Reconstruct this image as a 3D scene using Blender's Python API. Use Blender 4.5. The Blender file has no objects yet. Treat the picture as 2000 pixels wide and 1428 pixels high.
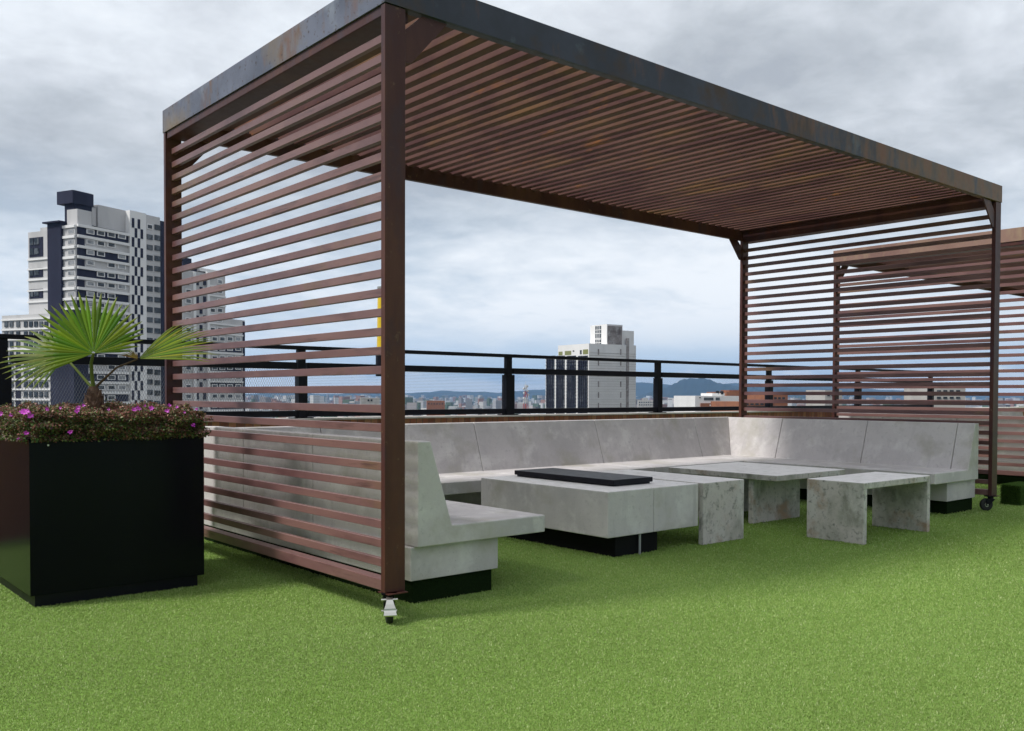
import bpy, math, random
import numpy as np
from mathutils import Vector, Matrix
random.seed(7)
rng = np.random.default_rng(7)
S = bpy.context.scene
COL = S.collection
R = math.radians

# ------------------------------------------------------------------ camera
CAM = Vector((-2.2987, -3.6082, 1.0592))
YAW, PITCH, ROLL = R(40.3305), R(-1.3042), R(0.1976)
FPX = 1805.43
_fw = Vector((math.sin(YAW)*math.cos(PITCH), math.cos(YAW)*math.cos(PITCH), math.sin(PITCH)))
_r0 = Vector((math.cos(YAW), -math.sin(YAW), 0)); _u0 = _r0.cross(_fw)
_rt = math.cos(ROLL)*_r0 + math.sin(ROLL)*_u0
_up = -math.sin(ROLL)*_r0 + math.cos(ROLL)*_u0
cd = bpy.data.cameras.new('camera'); cam = bpy.data.objects.new('camera', cd); COL.objects.link(cam)
cam.matrix_world = Matrix(((_rt.x, _up.x, -_fw.x, CAM.x), (_rt.y, _up.y, -_fw.y, CAM.y), (_rt.z, _up.z, -_fw.z, CAM.z), (0, 0, 0, 1)))
cd.sensor_width = 36; cd.lens = FPX/2000*36; cd.shift_y = 97.29/2000; cd.clip_start = .05; cd.clip_end = 60000
S.camera = cam

def ray(u, v):
    return _rt*((u-1000.2)/FPX) - _up*((v-811.29)/FPX) + _fw
def at(u, v, depth):                       # point at a depth along the view axis
    return CAM + ray(u, v)*depth
class Facade:                              # a vertical wall plane through a point, running along an azimuth
    def __init__(s, O, az, lo=None):
        s.lo = lo
        s.O = Vector((O[0], O[1], 0)); s.D = Vector((math.sin(az), math.cos(az), 0)); s.N = Vector((s.D.y, -s.D.x, 0))
        if s.N.dot(CAM - s.O) < 0: s.N = -s.N
    def hit(s, u, v):
        d = ray(u, v); t = (s.O - CAM).dot(s.N)/Vector((d.x, d.y, 0)).dot(s.N); p = CAM + d*t
        a = (p - s.O).dot(s.D); return (a if s.lo is None else max(a, s.lo)), p.z

# ------------------------------------------------------------------ world
SUN_EL, SUN_AZ = R(50), R(-72)             # azimuth measured from +Y toward +X
S.view_settings.view_transform = 'Standard'; S.view_settings.look = 'None'
S.view_settings.exposure = 0.50; S.view_settings.gamma = 1
S.view_settings.use_curve_mapping = False
w = bpy.data.worlds.new('World'); S.world = w; w.use_nodes = True
nt = w.node_tree; N = nt.nodes; L = nt.links; N.clear()
def nd(t, **k):
    n = N.new(t)
    for a, b in k.items():
        if a.startswith('i_'): n.inputs[int(a[2:])].default_value = b
        else: setattr(n, a, b)
    return n
def mth(op, a, b=None, c=None):
    n = N.new('ShaderNodeMath'); n.operation = op
    for i, x in enumerate((a, b, c)):
        if x is None: continue
        if isinstance(x, (int, float)): n.inputs[i].default_value = x
        else: L.new(x, n.inputs[i])
    return n.outputs[0]
tc = nd('ShaderNodeTexCoord'); sp = nd('ShaderNodeSeparateXYZ'); L.new(tc.outputs['Generated'], sp.inputs[0])
el = mth('MAXIMUM', sp.outputs[2], 0.0)
den = mth('ADD', el, 0.20)
cx = nd('ShaderNodeCombineXYZ')
L.new(mth('DIVIDE', sp.outputs[0], den), cx.inputs[0]); L.new(mth('DIVIDE', sp.outputs[1], den), cx.inputs[1])
NX, NY = 11, 3
def noise(scale, detail, rough, dist, loc=(0, 0, 0)):
    mp = nd('ShaderNodeMapping'); mp.inputs['Location'].default_value = loc; L.new(cx.outputs[0], mp.inputs[0])
    n = nd('ShaderNodeTexNoise'); n.inputs['Scale'].default_value = scale; n.inputs['Detail'].default_value = detail
    n.inputs['Roughness'].default_value = rough; n.inputs['Distortion'].default_value = dist
    L.new(mp.outputs[0], n.inputs[0]); return n.outputs[0]
n1 = noise(.62, 5, .5, .3, (NX, NY, 0)); n2 = noise(2.2, 9, .58, .35, (7.7, 2.2, 0)); n3 = noise(8, 7, .6, .3, (1.7, 9.2, 0))
fb = mth('ADD', mth('ADD', mth('MULTIPLY', n1, .55), mth('MULTIPLY', n2, .31)), mth('MULTIPLY', n3, .14))
def ramp(src, stops, interp='LINEAR'):
    r = nd('ShaderNodeValToRGB'); r.color_ramp.interpolation = interp; e = r.color_ramp.elements
    while len(e) < len(stops): e.new(.5)
    for i, (p, c) in enumerate(stops): e[i].position = p; e[i].color = (*c, 1)
    L.new(src, r.inputs[0]); return r.outputs[0]
high = ramp(fb, [(.40, (.33, .355, .39)), (.455, (.42, .45, .485)), (.505, (.52, .55, .59)), (.555, (.62, .655, .695)), (.64, (.74, .765, .79))])
low = ramp(fb, [(.40, (.38, .46, .55)), (.46, (.48, .55, .62)), (.51, (.58, .63, .68)), (.58, (.72, .745, .77))])
hor = ramp(mth('ADD', el, mth('MULTIPLY', mth('SUBTRACT', n2, .5), .07)), [(0, (.72, .76, .77)), (.016, (.80, .81, .80)), (.028, (.47, .57, .66)), (.05, (.50, .59, .68)), (.075, (.62, .67, .71))])
def mix(f, a, b):
    m = nd('ShaderNodeMix', data_type='RGBA'); L.new(f, m.inputs['Factor'])
    L.new(a, m.inputs['A']); L.new(b, m.inputs['B']); return m.outputs['Result']
f1 = nd('ShaderNodeMapRange', i_1=.10, i_2=.24); L.new(el, f1.inputs[0])
f2 = nd('ShaderNodeMapRange', i_1=.035, i_2=.085); L.new(el, f2.inputs[0])
cl = mix(f2.outputs[0], hor, mix(f1.outputs[0], low, high))
# unseen upper sky brightened toward the zenith, adding light from above
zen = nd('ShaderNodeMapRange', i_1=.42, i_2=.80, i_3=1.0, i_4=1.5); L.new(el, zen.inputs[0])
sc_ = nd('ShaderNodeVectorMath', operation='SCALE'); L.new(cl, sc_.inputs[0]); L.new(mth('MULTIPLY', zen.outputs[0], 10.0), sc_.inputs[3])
sky = nd('ShaderNodeTexSky', sky_type='NISHITA', sun_disc=False, sun_elevation=SUN_EL, sun_rotation=SUN_AZ)
cov = nd('ShaderNodeMapRange', i_1=.30, i_2=.42, i_3=.88, i_4=.985); L.new(fb, cov.inputs[0])
# unseen low sky behind and beside the viewer, dimmed to deepen the shading
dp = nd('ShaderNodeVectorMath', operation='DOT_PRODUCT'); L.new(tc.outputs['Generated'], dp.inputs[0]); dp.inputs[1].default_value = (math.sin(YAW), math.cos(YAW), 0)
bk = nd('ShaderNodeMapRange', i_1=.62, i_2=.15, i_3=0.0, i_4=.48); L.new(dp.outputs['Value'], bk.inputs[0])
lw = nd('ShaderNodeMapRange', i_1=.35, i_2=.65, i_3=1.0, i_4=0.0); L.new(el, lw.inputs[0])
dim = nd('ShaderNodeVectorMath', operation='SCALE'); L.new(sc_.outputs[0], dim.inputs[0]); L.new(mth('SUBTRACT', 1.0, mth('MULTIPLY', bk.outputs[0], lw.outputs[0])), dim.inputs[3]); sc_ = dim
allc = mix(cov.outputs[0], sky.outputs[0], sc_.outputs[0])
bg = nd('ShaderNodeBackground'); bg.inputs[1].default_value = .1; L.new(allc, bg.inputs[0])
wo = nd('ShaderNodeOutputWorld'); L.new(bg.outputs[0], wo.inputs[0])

sd = bpy.data.lights.new('sun', 'SUN'); sd.energy = 2.4; sd.angle = R(11); sd.color = (1, .97, .93)
sun = bpy.data.objects.new('sun', sd); COL.objects.link(sun)
sdir = Vector((math.sin(SUN_AZ)*math.cos(SUN_EL), math.cos(SUN_AZ)*math.cos(SUN_EL), math.sin(SUN_EL)))
sun.rotation_euler = sdir.to_track_quat('Z', 'Y').to_euler(); sun.location = (0, 0, 30)

# ------------------------------------------------------------------ materials
def mat(name, base, rough=.6, metal=0, var=None, bump=None, spec=.5, coat=0):
    """base colour; var = list of (scale, detail, colour, lo, hi, stretch) noise layers; bump = (scale, strength, distance)"""
    m = bpy.data.materials.new(name); m.use_nodes = True; t = m.node_tree; p = t.nodes['Principled BSDF']
    p.inputs['Roughness'].default_value = rough; p.inputs['Metallic'].default_value = metal
    p.inputs['Specular IOR Level'].default_value = spec; p.inputs['Coat Weight'].default_value = coat
    c = t.nodes.new('ShaderNodeTexCoord'); col = t.nodes.new('ShaderNodeRGB'); col.outputs[0].default_value = (*base, 1); cur = col.outputs[0]
    for (sc, det, cc, lo, hi, st) in (var or []):
        mp = t.nodes.new('ShaderNodeMapping'); mp.inputs['Scale'].default_value = st; t.links.new(c.outputs['Object'], mp.inputs[0])
        n = t.nodes.new('ShaderNodeTexNoise'); n.inputs['Scale'].default_value = sc; n.inputs['Detail'].default_value = det; n.inputs['Roughness'].default_value = .62
        mp.inputs['Location'].default_value = (sc*.37, sc*.11, len(name)*.7)
        t.links.new(mp.outputs[0], n.inputs[0])
        r = t.nodes.new('ShaderNodeMapRange'); r.inputs[1].default_value = lo; r.inputs[2].default_value = hi; t.links.new(n.outputs[0], r.inputs[0])
        mx = t.nodes.new('ShaderNodeMix'); mx.data_type = 'RGBA'; t.links.new(r.outputs[0], mx.inputs['Factor']); t.links.new(cur, mx.inputs['A'])
        mx.inputs['B'].default_value = (*cc, 1); cur = mx.outputs['Result']
    t.links.new(cur, p.inputs['Base Color'])
    if bump:
        n = t.nodes.new('ShaderNodeTexNoise'); n.inputs['Scale'].default_value = bump[0]; n.inputs['Detail'].default_value = 6; t.links.new(c.outputs['Object'], n.inputs[0])
        b = t.nodes.new('ShaderNodeBump'); b.inputs['Strength'].default_value = bump[1]; b.inputs['Distance'].default_value = bump[2]
        t.links.new(n.outputs[0], b.inputs['Height']); t.links.new(b.outputs[0], p.inputs['Normal'])
        if len(bump) > 3:
            rr = t.nodes.new('ShaderNodeMapRange'); rr.inputs[3].default_value = rough-bump[3]; rr.inputs[4].default_value = rough+bump[3]
            t.links.new(n.outputs[0], rr.inputs[0]); t.links.new(rr.outputs[0], p.inputs['Roughness'])
    return m
def vcol_mat(name, rough=.6, trans=0, spec=.3):
    m = bpy.data.materials.new(name); m.use_nodes = True; t = m.node_tree; p = t.nodes['Principled BSDF']
    a = t.nodes.new('ShaderNodeAttribute'); a.attribute_name = 'tint'; t.links.new(a.outputs['Color'], p.inputs['Base Color'])
    p.inputs['Roughness'].default_value = rough; p.inputs['Specular IOR Level'].default_value = spec
    if trans:
        tr = t.nodes.new('ShaderNodeBsdfTranslucent'); t.links.new(a.outputs['Color'], tr.inputs[0]); mx = t.nodes.new('ShaderNodeMixShader'); mx.inputs[0].default_value = trans
        t.links.new(p.outputs[0], mx.inputs[1]); t.links.new(tr.outputs[0], mx.inputs[2]); t.links.new(mx.outputs[0], t.nodes['Material Output'].inputs[0])
    return m
M = {}
M['concrete'] = mat('concrete', (.58, .545, .535), .8, var=[
    (1.5, 7, (.46, .435, .43), .44, .64, (1, 1, 1)), (4.5, 9, (.67, .645, .62), .52, .68, (1, 1, 1)), (2.3, 8, (.42, .395, .345), .52, .68, (1, 1, 1)),
    (11, 7, (.43, .40, .40), .57, .78, (1, 1, .07)), (30, 8, (.47, .445, .44), .56, .72, (1, 1, 1)), (130, 2, (.20, .19, .19), .70, .74, (1, 1, 1))], bump=(55, .35, .003, .08))
M['concrete_cast'] = mat('concrete_cast', (.55, .505, .47), .82, var=[
    (2.4, 8, (.26, .26, .21), .46, .62, (1, 1, .8)), (5, 9, (.58, .555, .52), .49, .62, (1, 1, .5)), (3.1, 7, (.36, .25, .17), .57, .68, (1, 1, 1)),
    (8, 8, (.16, .16, .135), .60, .76, (1, 1, .6)), (26, 8, (.24, .235, .21), .54, .68, (1, 1, 1)), (110, 2, (.09, .09, .085), .68, .73, (1, 1, 1))], bump=(40, .5, .004, .06))
def edge_wear(m, col, rad, amt):
    t = m.node_tree; p = t.nodes['Principled BSDF']; bv = t.nodes.new('ShaderNodeBevel'); bv.samples = 4; bv.inputs['Radius'].default_value = rad
    g = t.nodes.new('ShaderNodeNewGeometry'); d = t.nodes.new('ShaderNodeVectorMath'); d.operation = 'DOT_PRODUCT'; t.links.new(bv.outputs[0], d.inputs[0]); t.links.new(g.outputs['Normal'], d.inputs[1])
    c = t.nodes.new('ShaderNodeTexCoord'); n = t.nodes.new('ShaderNodeTexNoise'); n.inputs['Scale'].default_value = 22; n.inputs['Detail'].default_value = 7; t.links.new(c.outputs['Object'], n.inputs[0])
    r = t.nodes.new('ShaderNodeMapRange'); r.inputs[1].default_value = .995; r.inputs[2].default_value = .82; t.links.new(d.outputs['Value'], r.inputs[0])
    r2 = t.nodes.new('ShaderNodeMapRange'); r2.inputs[1].default_value = .38; r2.inputs[2].default_value = .62; r2.inputs[4].default_value = amt; t.links.new(n.outputs[0], r2.inputs[0])
    mu = t.nodes.new('ShaderNodeMath'); mu.operation = 'MULTIPLY'; t.links.new(r.outputs[0], mu.inputs[0]); t.links.new(r2.outputs[0], mu.inputs[1])
    mx = t.nodes.new('ShaderNodeMix'); mx.data_type = 'RGBA'; t.links.new(mu.outputs[0], mx.inputs['Factor']); t.links.new(p.inputs['Base Color'].links[0].from_socket, mx.inputs['A']); mx.inputs['B'].default_value = (*col, 1)
    t.links.new(mx.outputs['Result'], p.inputs['Base Color'])
edge_wear(M['concrete'], (.74, .71, .68), .012, .8); edge_wear(M['concrete_cast'], (.72, .68, .63), .012, .9)
M['concrete_top'] = mat('concrete_top', (.84, .81, .785), .78, var=[
    (3, 7, (.77, .74, .71), .46, .66, (1, 1, 1)), (12, 8, (.62, .595, .56), .54, .70, (1, 1, 1)), (100, 2, (.28, .27, .25), .68, .73, (1, 1, 1))], bump=(60, .3, .002))  # table tops lightened in the colour itself for the sky light on them
slv = []
slv = [(2.2, 6, (.22, .115, .10), .45, .62, (1, .25, 1)), (5, 7, (.10, .044, .045), .52, .70, (1, .3, 1)), (1.3, 5, (.17, .10, .055), .60, .72, (1, 1, 1)), (30, 5, (.10, .05, .045), .58, .7, (1, .1, 1))]
M['brown_metal'] = mat('brown_metal', (.165, .080, .078), .36, var=slv, bump=(26, .12, .002, .1), spec=.62)
M['post_metal'] = mat('post_metal', (.062, .021, .019), .42, spec=.3, var=[(2, 6, (.105, .040, .026), .45, .62, (1, 1, .3)), (6, 7, (.055, .028, .034), .52, .68, (1, 1, .4)), (22, 5, (.15, .085, .05), .64, .74, (1, 1, 1))], bump=(22, .12, .002, .1))
M['roof_metal'] = mat('roof_metal', (.145, .072, .062), .6, spec=.2, var=[(1.1, 6, (.19, .10, .045), .52, .66, (1, .5, 1)), (2.8, 7, (.095, .042, .042), .45, .60, (1, .4, 1)), (5, 9, (.25, .10, .035), .60, .70, (1, .35, 1)), (22, 7, (.24, .13, .06), .68, .75, (1, .6, 1))], bump=(26, .15, .002, .1))
M['steel'] = mat('weathered_steel', (.15, .16, .215), .36, metal=.3, var=[
    (1.4, 7, (.085, .095, .135), .42, .60, (1, 1, 1)), (3.2, 9, (.22, .24, .29), .55, .70, (1, 1, 1)), (1.0, 7, (.19, .13, .07), .54, .68, (1, 1, 1)),
    (4.5, 10, (.15, .075, .035), .60, .70, (1, 1, .6)), (28, 9, (.045, .028, .024), .585, .66, (1, 1, 1))], bump=(18, .15, .003, .12))
def add_rust(m, x0, x1):
    t = m.node_tree; p = t.nodes['Principled BSDF']; c = t.nodes.new('ShaderNodeTexCoord'); sx = t.nodes.new('ShaderNodeSeparateXYZ'); t.links.new(c.outputs['Object'], sx.inputs[0])
    mr = t.nodes.new('ShaderNodeMapRange'); mr.inputs[1].default_value = x0; mr.inputs[2].default_value = x1; mr.inputs[3].default_value = -.06; mr.inputs[4].default_value = .19; t.links.new(sx.outputs[0], mr.inputs[0])
    mp = t.nodes.new('ShaderNodeMapping'); mp.inputs['Scale'].default_value = (1, 1, .35); t.links.new(c.outputs['Object'], mp.inputs[0])
    n = t.nodes.new('ShaderNodeTexNoise'); n.inputs['Scale'].default_value = 5; n.inputs['Detail'].default_value = 9; n.inputs['Roughness'].default_value = .65; t.links.new(mp.outputs[0], n.inputs[0])
    ad = t.nodes.new('ShaderNodeMath'); t.links.new(mr.outputs[0], ad.inputs[0]); t.links.new(n.outputs[0], ad.inputs[1])
    r2 = t.nodes.new('ShaderNodeMapRange'); r2.inputs[1].default_value = .52; r2.inputs[2].default_value = .72; t.links.new(ad.outputs[0], r2.inputs[0])
    mx = t.nodes.new('ShaderNodeMix'); mx.data_type = 'RGBA'; t.links.new(r2.outputs[0], mx.inputs['Factor'])
    t.links.new(p.inputs['Base Color'].links[0].from_socket, mx.inputs['A']); 
    rr = t.nodes.new('ShaderNodeValToRGB'); e = rr.color_ramp.elements; e[0].position = .4; e[0].color = (.16, .10, .035, 1); e[1].position = .62; e[1].color = (.17, .065, .025, 1); t.links.new(n.outputs[0], rr.inputs[0])
    t.links.new(rr.outputs[0], mx.inputs['B']); t.links.new(mx.outputs['Result'], p.inputs['Base Color'])
add_rust(M['steel'], -2, 12)
M['steel_shaded'] = mat('weathered_dark_steel', (.032, .035, .052), .42, metal=.2, var=[(1.3, 7, (.050, .055, .085), .45, .62, (1, 1, 1)), (3.5, 9, (.10, .125, .15), .58, .72, (1, 1, 1)), (2.2, 7, (.060, .034, .022), .56, .68, (1, 1, 1))], bump=(18, .15, .003, .1))  # same steel as the sides; front's dimmer reflection put into the base colour
add_rust(M['steel_shaded'], 2.4, 5.2)
M['fascia_brown'] = mat('brown_fascia', (.26, .15, .115), .5, var=[(1.5, 6, (.20, .105, .085), .45, .65, (1, 1, 1)), (4, 7, (.30, .20, .13), .55, .7, (1, 1, .4))])
M['slabblue'] = mat('blue_grey_wall', (.12, .17, .21), .8)
M['black'] = mat('black_paint', (.0035, .0035, .008), .42, var=[(8, 5, (.007, .007, .012), .5, .7, (1, 1, 1))], bump=(30, .05, .001, .08), spec=.22)
M['planter'] = mat('planter_metal', (.0016, .0016, .006), .2, spec=.16, var=[(3, 5, (.003, .003, .008), .45, .7, (1, 1, .4))], bump=(1.6, .10, .01, .04))
M['firebase'] = mat('fire_base_metal', (.004, .004, .005), .6, spec=.15)
M['rubber'] = mat('rubber', (.012, .012, .013), .6)
M['zinc'] = mat('zinc_plated', (.62, .60, .54), .28, metal=.9, var=[(20, 5, (.45, .38, .24), .55, .7, (1, 1, 1))])
M['turf'] = mat('turf_ground', (.18, .31, .055), .9, var=[(1.1, 5, (.20, .33, .07), .4, .7, (1, 1, 1)), (160, 3, (.25, .35, .09), .5, .7, (1, 1, 1)), (90, 4, (.08, .14, .02), .52, .7, (1, 1, 1))], bump=(220, .9, .012), spec=.15)
M['turf_shaded'] = mat('turf_skirt', (.008, .020, .004), .9, var=[(140, 4, (.004, .009, .002), .5, .7, (1, 1, 1)), (60, 4, (.012, .030, .006), .55, .7, (1, 1, 1))], bump=(200, 1, .012), spec=.1)  # turf with the shade under the bench overhang put into its colour
M['blade'] = vcol_mat('turf_blade', .55, .38, .3)
M['leafy'] = vcol_mat('shrub_leaf', .5, .2, .35)
M['palm'] = vcol_mat('palm_leaf', .5, .4, .25)
M['bark'] = mat('palm_bark', (.10, .055, .032), .9, var=[(12, 6, (.19, .13, .08), .5, .7, (1, 1, .4)), (30, 5, (.04, .022, .015), .5, .7, (1, 1, 1))], bump=(45, .8, .01))
M['flower'] = mat('flower_petal', (.55, .045, .50), .5, var=[(40, 3, (.62, .12, .58), .5, .7, (1, 1, 1))])
M['wirenet'] = mat('net_wire', (.10, .11, .13), .6)
M['yellow'] = mat('yellow_paint', (.72, .50, .015), .35, var=[(6, 6, (.60, .40, .02), .5, .7, (1, 1, 1))])
M['greycap'] = mat('grey_cap', (.32, .33, .33), .5)
M['cap'] = mat('parapet_cap', (.62, .58, .53), .8, var=[(5, 7, (.45, .41, .36), .5, .7, (1, 1, 1))], bump=(60, .3, .004))
M['whitewall'] = mat('white_render', (.76, .75, .735), .8, var=[(.25, 6, (.66, .65, .635), .45, .7, (1, 1, .3)), (.09, 4, (.70, .69, .67), .5, .7, (1, 1, 1))])
M['towerwall'] = mat('tower_wall', (.56, .55, .545), .8, var=[(.2, 5, (.45, .445, .44), .45, .7, (1, 1, .3))])
M['towerband'] = mat('tower_band', (.80, .79, .775), .8)
M['towerdark'] = mat('tower_dark', (.018, .020, .042), .7, spec=.2, var=[(.3, 5, (.028, .03, .058), .45, .7, (1, 1, .3))])
M['glass'] = mat('dark_glass', (.025, .032, .04), .12, var=[(.35, 2, (.10, .11, .12), .5, .62, (1, 1, 1))])
M['blindglass'] = mat('blind_glass', (.33, .34, .35), .25, var=[(.5, 2, (.18, .19, .21), .5, .6, (1, 1, 1))])
M['stain'] = mat('stained_render', (.30, .27, .26), .85, var=[(.35, 7, (.14, .12, .12), .45, .65, (1, 1, 1)), (.8, 6, (.42, .41, .40), .5, .7, (1, 1, 1))])
M['orange'] = mat('orange_brick', (.30, .115, .055), .85, var=[(.8, 6, (.22, .085, .05), .45, .7, (1, 1, 1))])
M['concrete_far'] = mat('pale_far_wall', (.45, .43, .40), .85, var=[(.3, 5, (.34, .32, .30), .45, .7, (1, 1, 1))])
M['yellowglass'] = mat('olive_pane', (.22, .23, .09), .3)
M['redsteel'] = mat('mast_red', (.50, .07, .05), .6)
M['whitesteel'] = mat('mast_white', (.65, .64, .62), .6)
M['hill'] = mat('hill_forest', (.012, .024, .024), .95, var=[(.0012, 6, (.028, .04, .035), .45, .65, (1, 1, 1))], spec=.1)
M['plain'] = mat('city_ground', (.16, .155, .145), .9, var=[(.01, 6, (.07, .09, .06), .45, .6, (1, 1, 1))], spec=.1)
M['city'] = vcol_mat('city_roofs', .85, 0, .2)
def brick_mat():
    m = mat('brick_course', (.36, .15, .075), .85, bump=(70, .4, .003)); t = m.node_tree; p = t.nodes['Principled BSDF']
    c = t.nodes.new('ShaderNodeTexCoord'); sx = t.nodes.new('ShaderNodeSeparateXYZ'); t.links.new(c.outputs['Object'], sx.inputs[0])
    def mm(op, a, b):
        n = t.nodes.new('ShaderNodeMath'); n.operation = op
        for i, x in enumerate((a, b)):
            if isinstance(x, (int, float)): n.inputs[i].default_value = x
            else: t.links.new(x, n.inputs[i])
        return n.outputs[0]
    q = mm('DIVIDE', sx.outputs[0], .072); cell = mm('FLOOR', q, 0); fr = mm('FRACT', q, 0)
    wn = t.nodes.new('ShaderNodeTexWhiteNoise'); wn.noise_dimensions = '1D'; t.links.new(cell, wn.inputs['W'])
    r = t.nodes.new('ShaderNodeValToRGB'); e = r.color_ramp.elements; e[0].color = (.25, .095, .05, 1); e[1].color = (.48, .24, .12, 1); e.new(.5).color = (.38, .15, .07, 1)
    t.links.new(wn.outputs[0], r.inputs[0])
    jt = mm('MAXIMUM', mm('LESS_THAN', fr, .11), 0)
    mx = t.nodes.new('ShaderNodeMix'); mx.data_type = 'RGBA'; t.links.new(jt, mx.inputs['Factor']); t.links.new(r.outputs[0], mx.inputs['A']); mx.inputs['B'].default_value = (.17, .10, .07, 1)
    n = t.nodes.new('ShaderNodeTexNoise'); n.inputs['Scale'].default_value = 25; t.links.new(c.outputs['Object'], n.inputs[0])
    m2 = t.nodes.new('ShaderNodeMix'); m2.data_type = 'RGBA'; m2.blend_type = 'MULTIPLY'; m2.inputs['Factor'].default_value = .5
    t.links.new(mx.outputs['Result'], m2.inputs['A']); t.links.new(n.outputs['Color'], m2.inputs['B']); t.links.new(m2.outputs['Result'], p.inputs['Base Color'])
    return m
M['brick'] = brick_mat()

# ------------------------------------------------------------------ helpers
class MB:
    def __init__(s): s.v = []; s.f = []; s.c = []; s.mi = []
    def add(s, vs, fs, col=None, mi=0):
        o = len(s.v); s.v += [tuple(v) for v in vs]
        for f in fs: s.f.append(tuple(i+o for i in f)); s.c.append(col); s.mi.append(mi)
        return s
    def box(s, x0, x1, y0, y1, z0, z1, col=None, mi=0, topmi=None):
        vs = [(x0, y0, z0), (x1, y0, z0), (x1, y1, z0), (x0, y1, z0), (x0, y0, z1), (x1, y0, z1), (x1, y1, z1), (x0, y1, z1)]
        s.add(vs, [(0, 3, 2, 1), (0, 1, 5, 4), (1, 2, 6, 5), (2, 3, 7, 6), (3, 0, 4, 7)], col, mi)
        s.add([vs[4], vs[5], vs[6], vs[7]], [(0, 1, 2, 3)], col, mi if topmi is None else topmi) if topmi is not None else s.f.append(tuple(len(s.v)-4+i for i in range(4))) or s.c.append(col) or s.mi.append(mi)
        return s
    def obox(s, P, A, B, a0, a1, b0, b1, z0, z1, col=None, mi=0):   # box on axes A, B through P
        q = [P + A*a + B*b for a, b in ((a0, b0), (a1, b0), (a1, b1), (a0, b1))]
        if A.cross(B).z < 0: q.reverse()
        vs = [(p.x, p.y, z0) for p in q] + [(p.x, p.y, z1) for p in q]
        return s.add(vs, [(0, 3, 2, 1), (0, 1, 5, 4), (1, 2, 6, 5), (2, 3, 7, 6), (3, 0, 4, 7), (4, 5, 6, 7)], col, mi)
    def prism(s, poly, axis, a0, a1, col=None):      # polygon in the two other axes (counter-clockwise), extruded
        n = len(poly)
        def P(p, a):
            return (a, p[0], p[1]) if axis == 'x' else (p[0], a, p[1]) if axis == 'y' else (p[0], p[1], a)
        vs = [P(p, a0) for p in poly] + [P(p, a1) for p in poly]
        fs = [tuple(range(n))[::-1], tuple(range(n, 2*n))] + [(i, (i+1) % n, n+(i+1) % n, n+i) for i in range(n)]
        return s.add(vs, fs, col)
    def loft(s, A, B, col=None):                       # two matching rings, closed
        n = len(A); return s.add(list(A)+list(B), [tuple(range(n))[::-1], tuple(range(n, 2*n))] + [(i, (i+1) % n, n+(i+1) % n, n+i) for i in range(n)], col)
    def tube(s, p, q, r0, r1=None, n=10, col=None):
        p, q = Vector(p), Vector(q); r1 = r0 if r1 is None else r1; d = (q-p).normalized(); u = d.orthogonal().normalized(); w_ = d.cross(u)
        A = [p + (u*math.cos(2*math.pi*i/n) + w_*math.sin(2*math.pi*i/n))*r0 for i in range(n)]
        B = [q + (u*math.cos(2*math.pi*i/n) + w_*math.sin(2*math.pi*i/n))*r1 for i in range(n)]
        return s.loft(A, B, col)
    def build(s, name, m, parent=None, bevel=0, smooth=False, seg=2):
        me = bpy.data.meshes.new(name); me.from_pydata(s.v, [], s.f)
        for x in (m if isinstance(m, (list, tuple)) else [m]): me.materials.append(x)
        if any(s.mi): me.polygons.foreach_set('material_index', s.mi)
        if any(c is not None for c in s.c):
            at_ = me.color_attributes.new('tint', 'FLOAT_COLOR', 'CORNER'); buf = []
            for f, c in zip(s.f, s.c): buf += [*(c or (.5, .5, .5)), 1.0]*len(f)
            at_.data.foreach_set('color', buf)
        me.update()
        import bmesh
        if bevel or s.fixn:
            bm = bmesh.new(); bm.from_mesh(me)
            if bevel: bmesh.ops.remove_doubles(bm, verts=bm.verts, dist=1e-5)
            bmesh.ops.recalc_face_normals(bm, faces=bm.faces); bm.to_mesh(me); bm.free()
        o = bpy.data.objects.new(name, me); COL.objects.link(o)
        if bevel:
            b = o.modifiers.new('bevel', 'BEVEL'); b.width = bevel; b.segments = seg; b.limit_method = 'ANGLE'; b.angle_limit = R(35)
        if smooth:
            me.polygons.foreach_set('use_smooth', [True]*len(me.polygons))
        if parent is not None: o.parent = parent
        return o
    fixn = True
def tag(o, label=None, cat=None, group=None, kind=None):
    for k, v in (('label', label), ('category', cat), ('group', group), ('kind', kind)):
        if v: o[k] = v
    return o
def thing(name, label, cat, loc=(0, 0, 0), group=None):
    o = bpy.data.objects.new(name, None); COL.objects.link(o); o.location = loc; o.empty_display_size = .2
    return tag(o, label, cat, group)
def np_mesh(name, V, F, m, tint=None, parent=None):
    me = bpy.data.meshes.new(name); k = F.shape[1]
    me.vertices.add(len(V)); me.vertices.foreach_set('co', V.astype(np.float32).ravel())
    me.loops.add(F.size); me.loops.foreach_set('vertex_index', F.astype(np.int32).ravel())
    me.polygons.add(len(F)); me.polygons.foreach_set('loop_start', np.arange(0, F.size, k, dtype=np.int32)); me.polygons.foreach_set('loop_total', np.full(len(F), k, dtype=np.int32))
    me.update(calc_edges=True)
    if tint is not None:
        a = me.color_attributes.new('tint', 'FLOAT_COLOR', 'POINT'); a.data.foreach_set('color', np.concatenate([tint, np.ones((len(V), 1))], 1).astype(np.float32).ravel())
    me.materials.append(m); o = bpy.data.objects.new(name, me); COL.objects.link(o)
    if parent is not None: o.parent = parent
    return o
def copy_tree(o, parent=None):
    c = o.copy(); COL.objects.link(c)
    if parent is not None: c.parent = parent
    for ch in list(o.children): copy_tree(ch, c)
    return c

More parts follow.
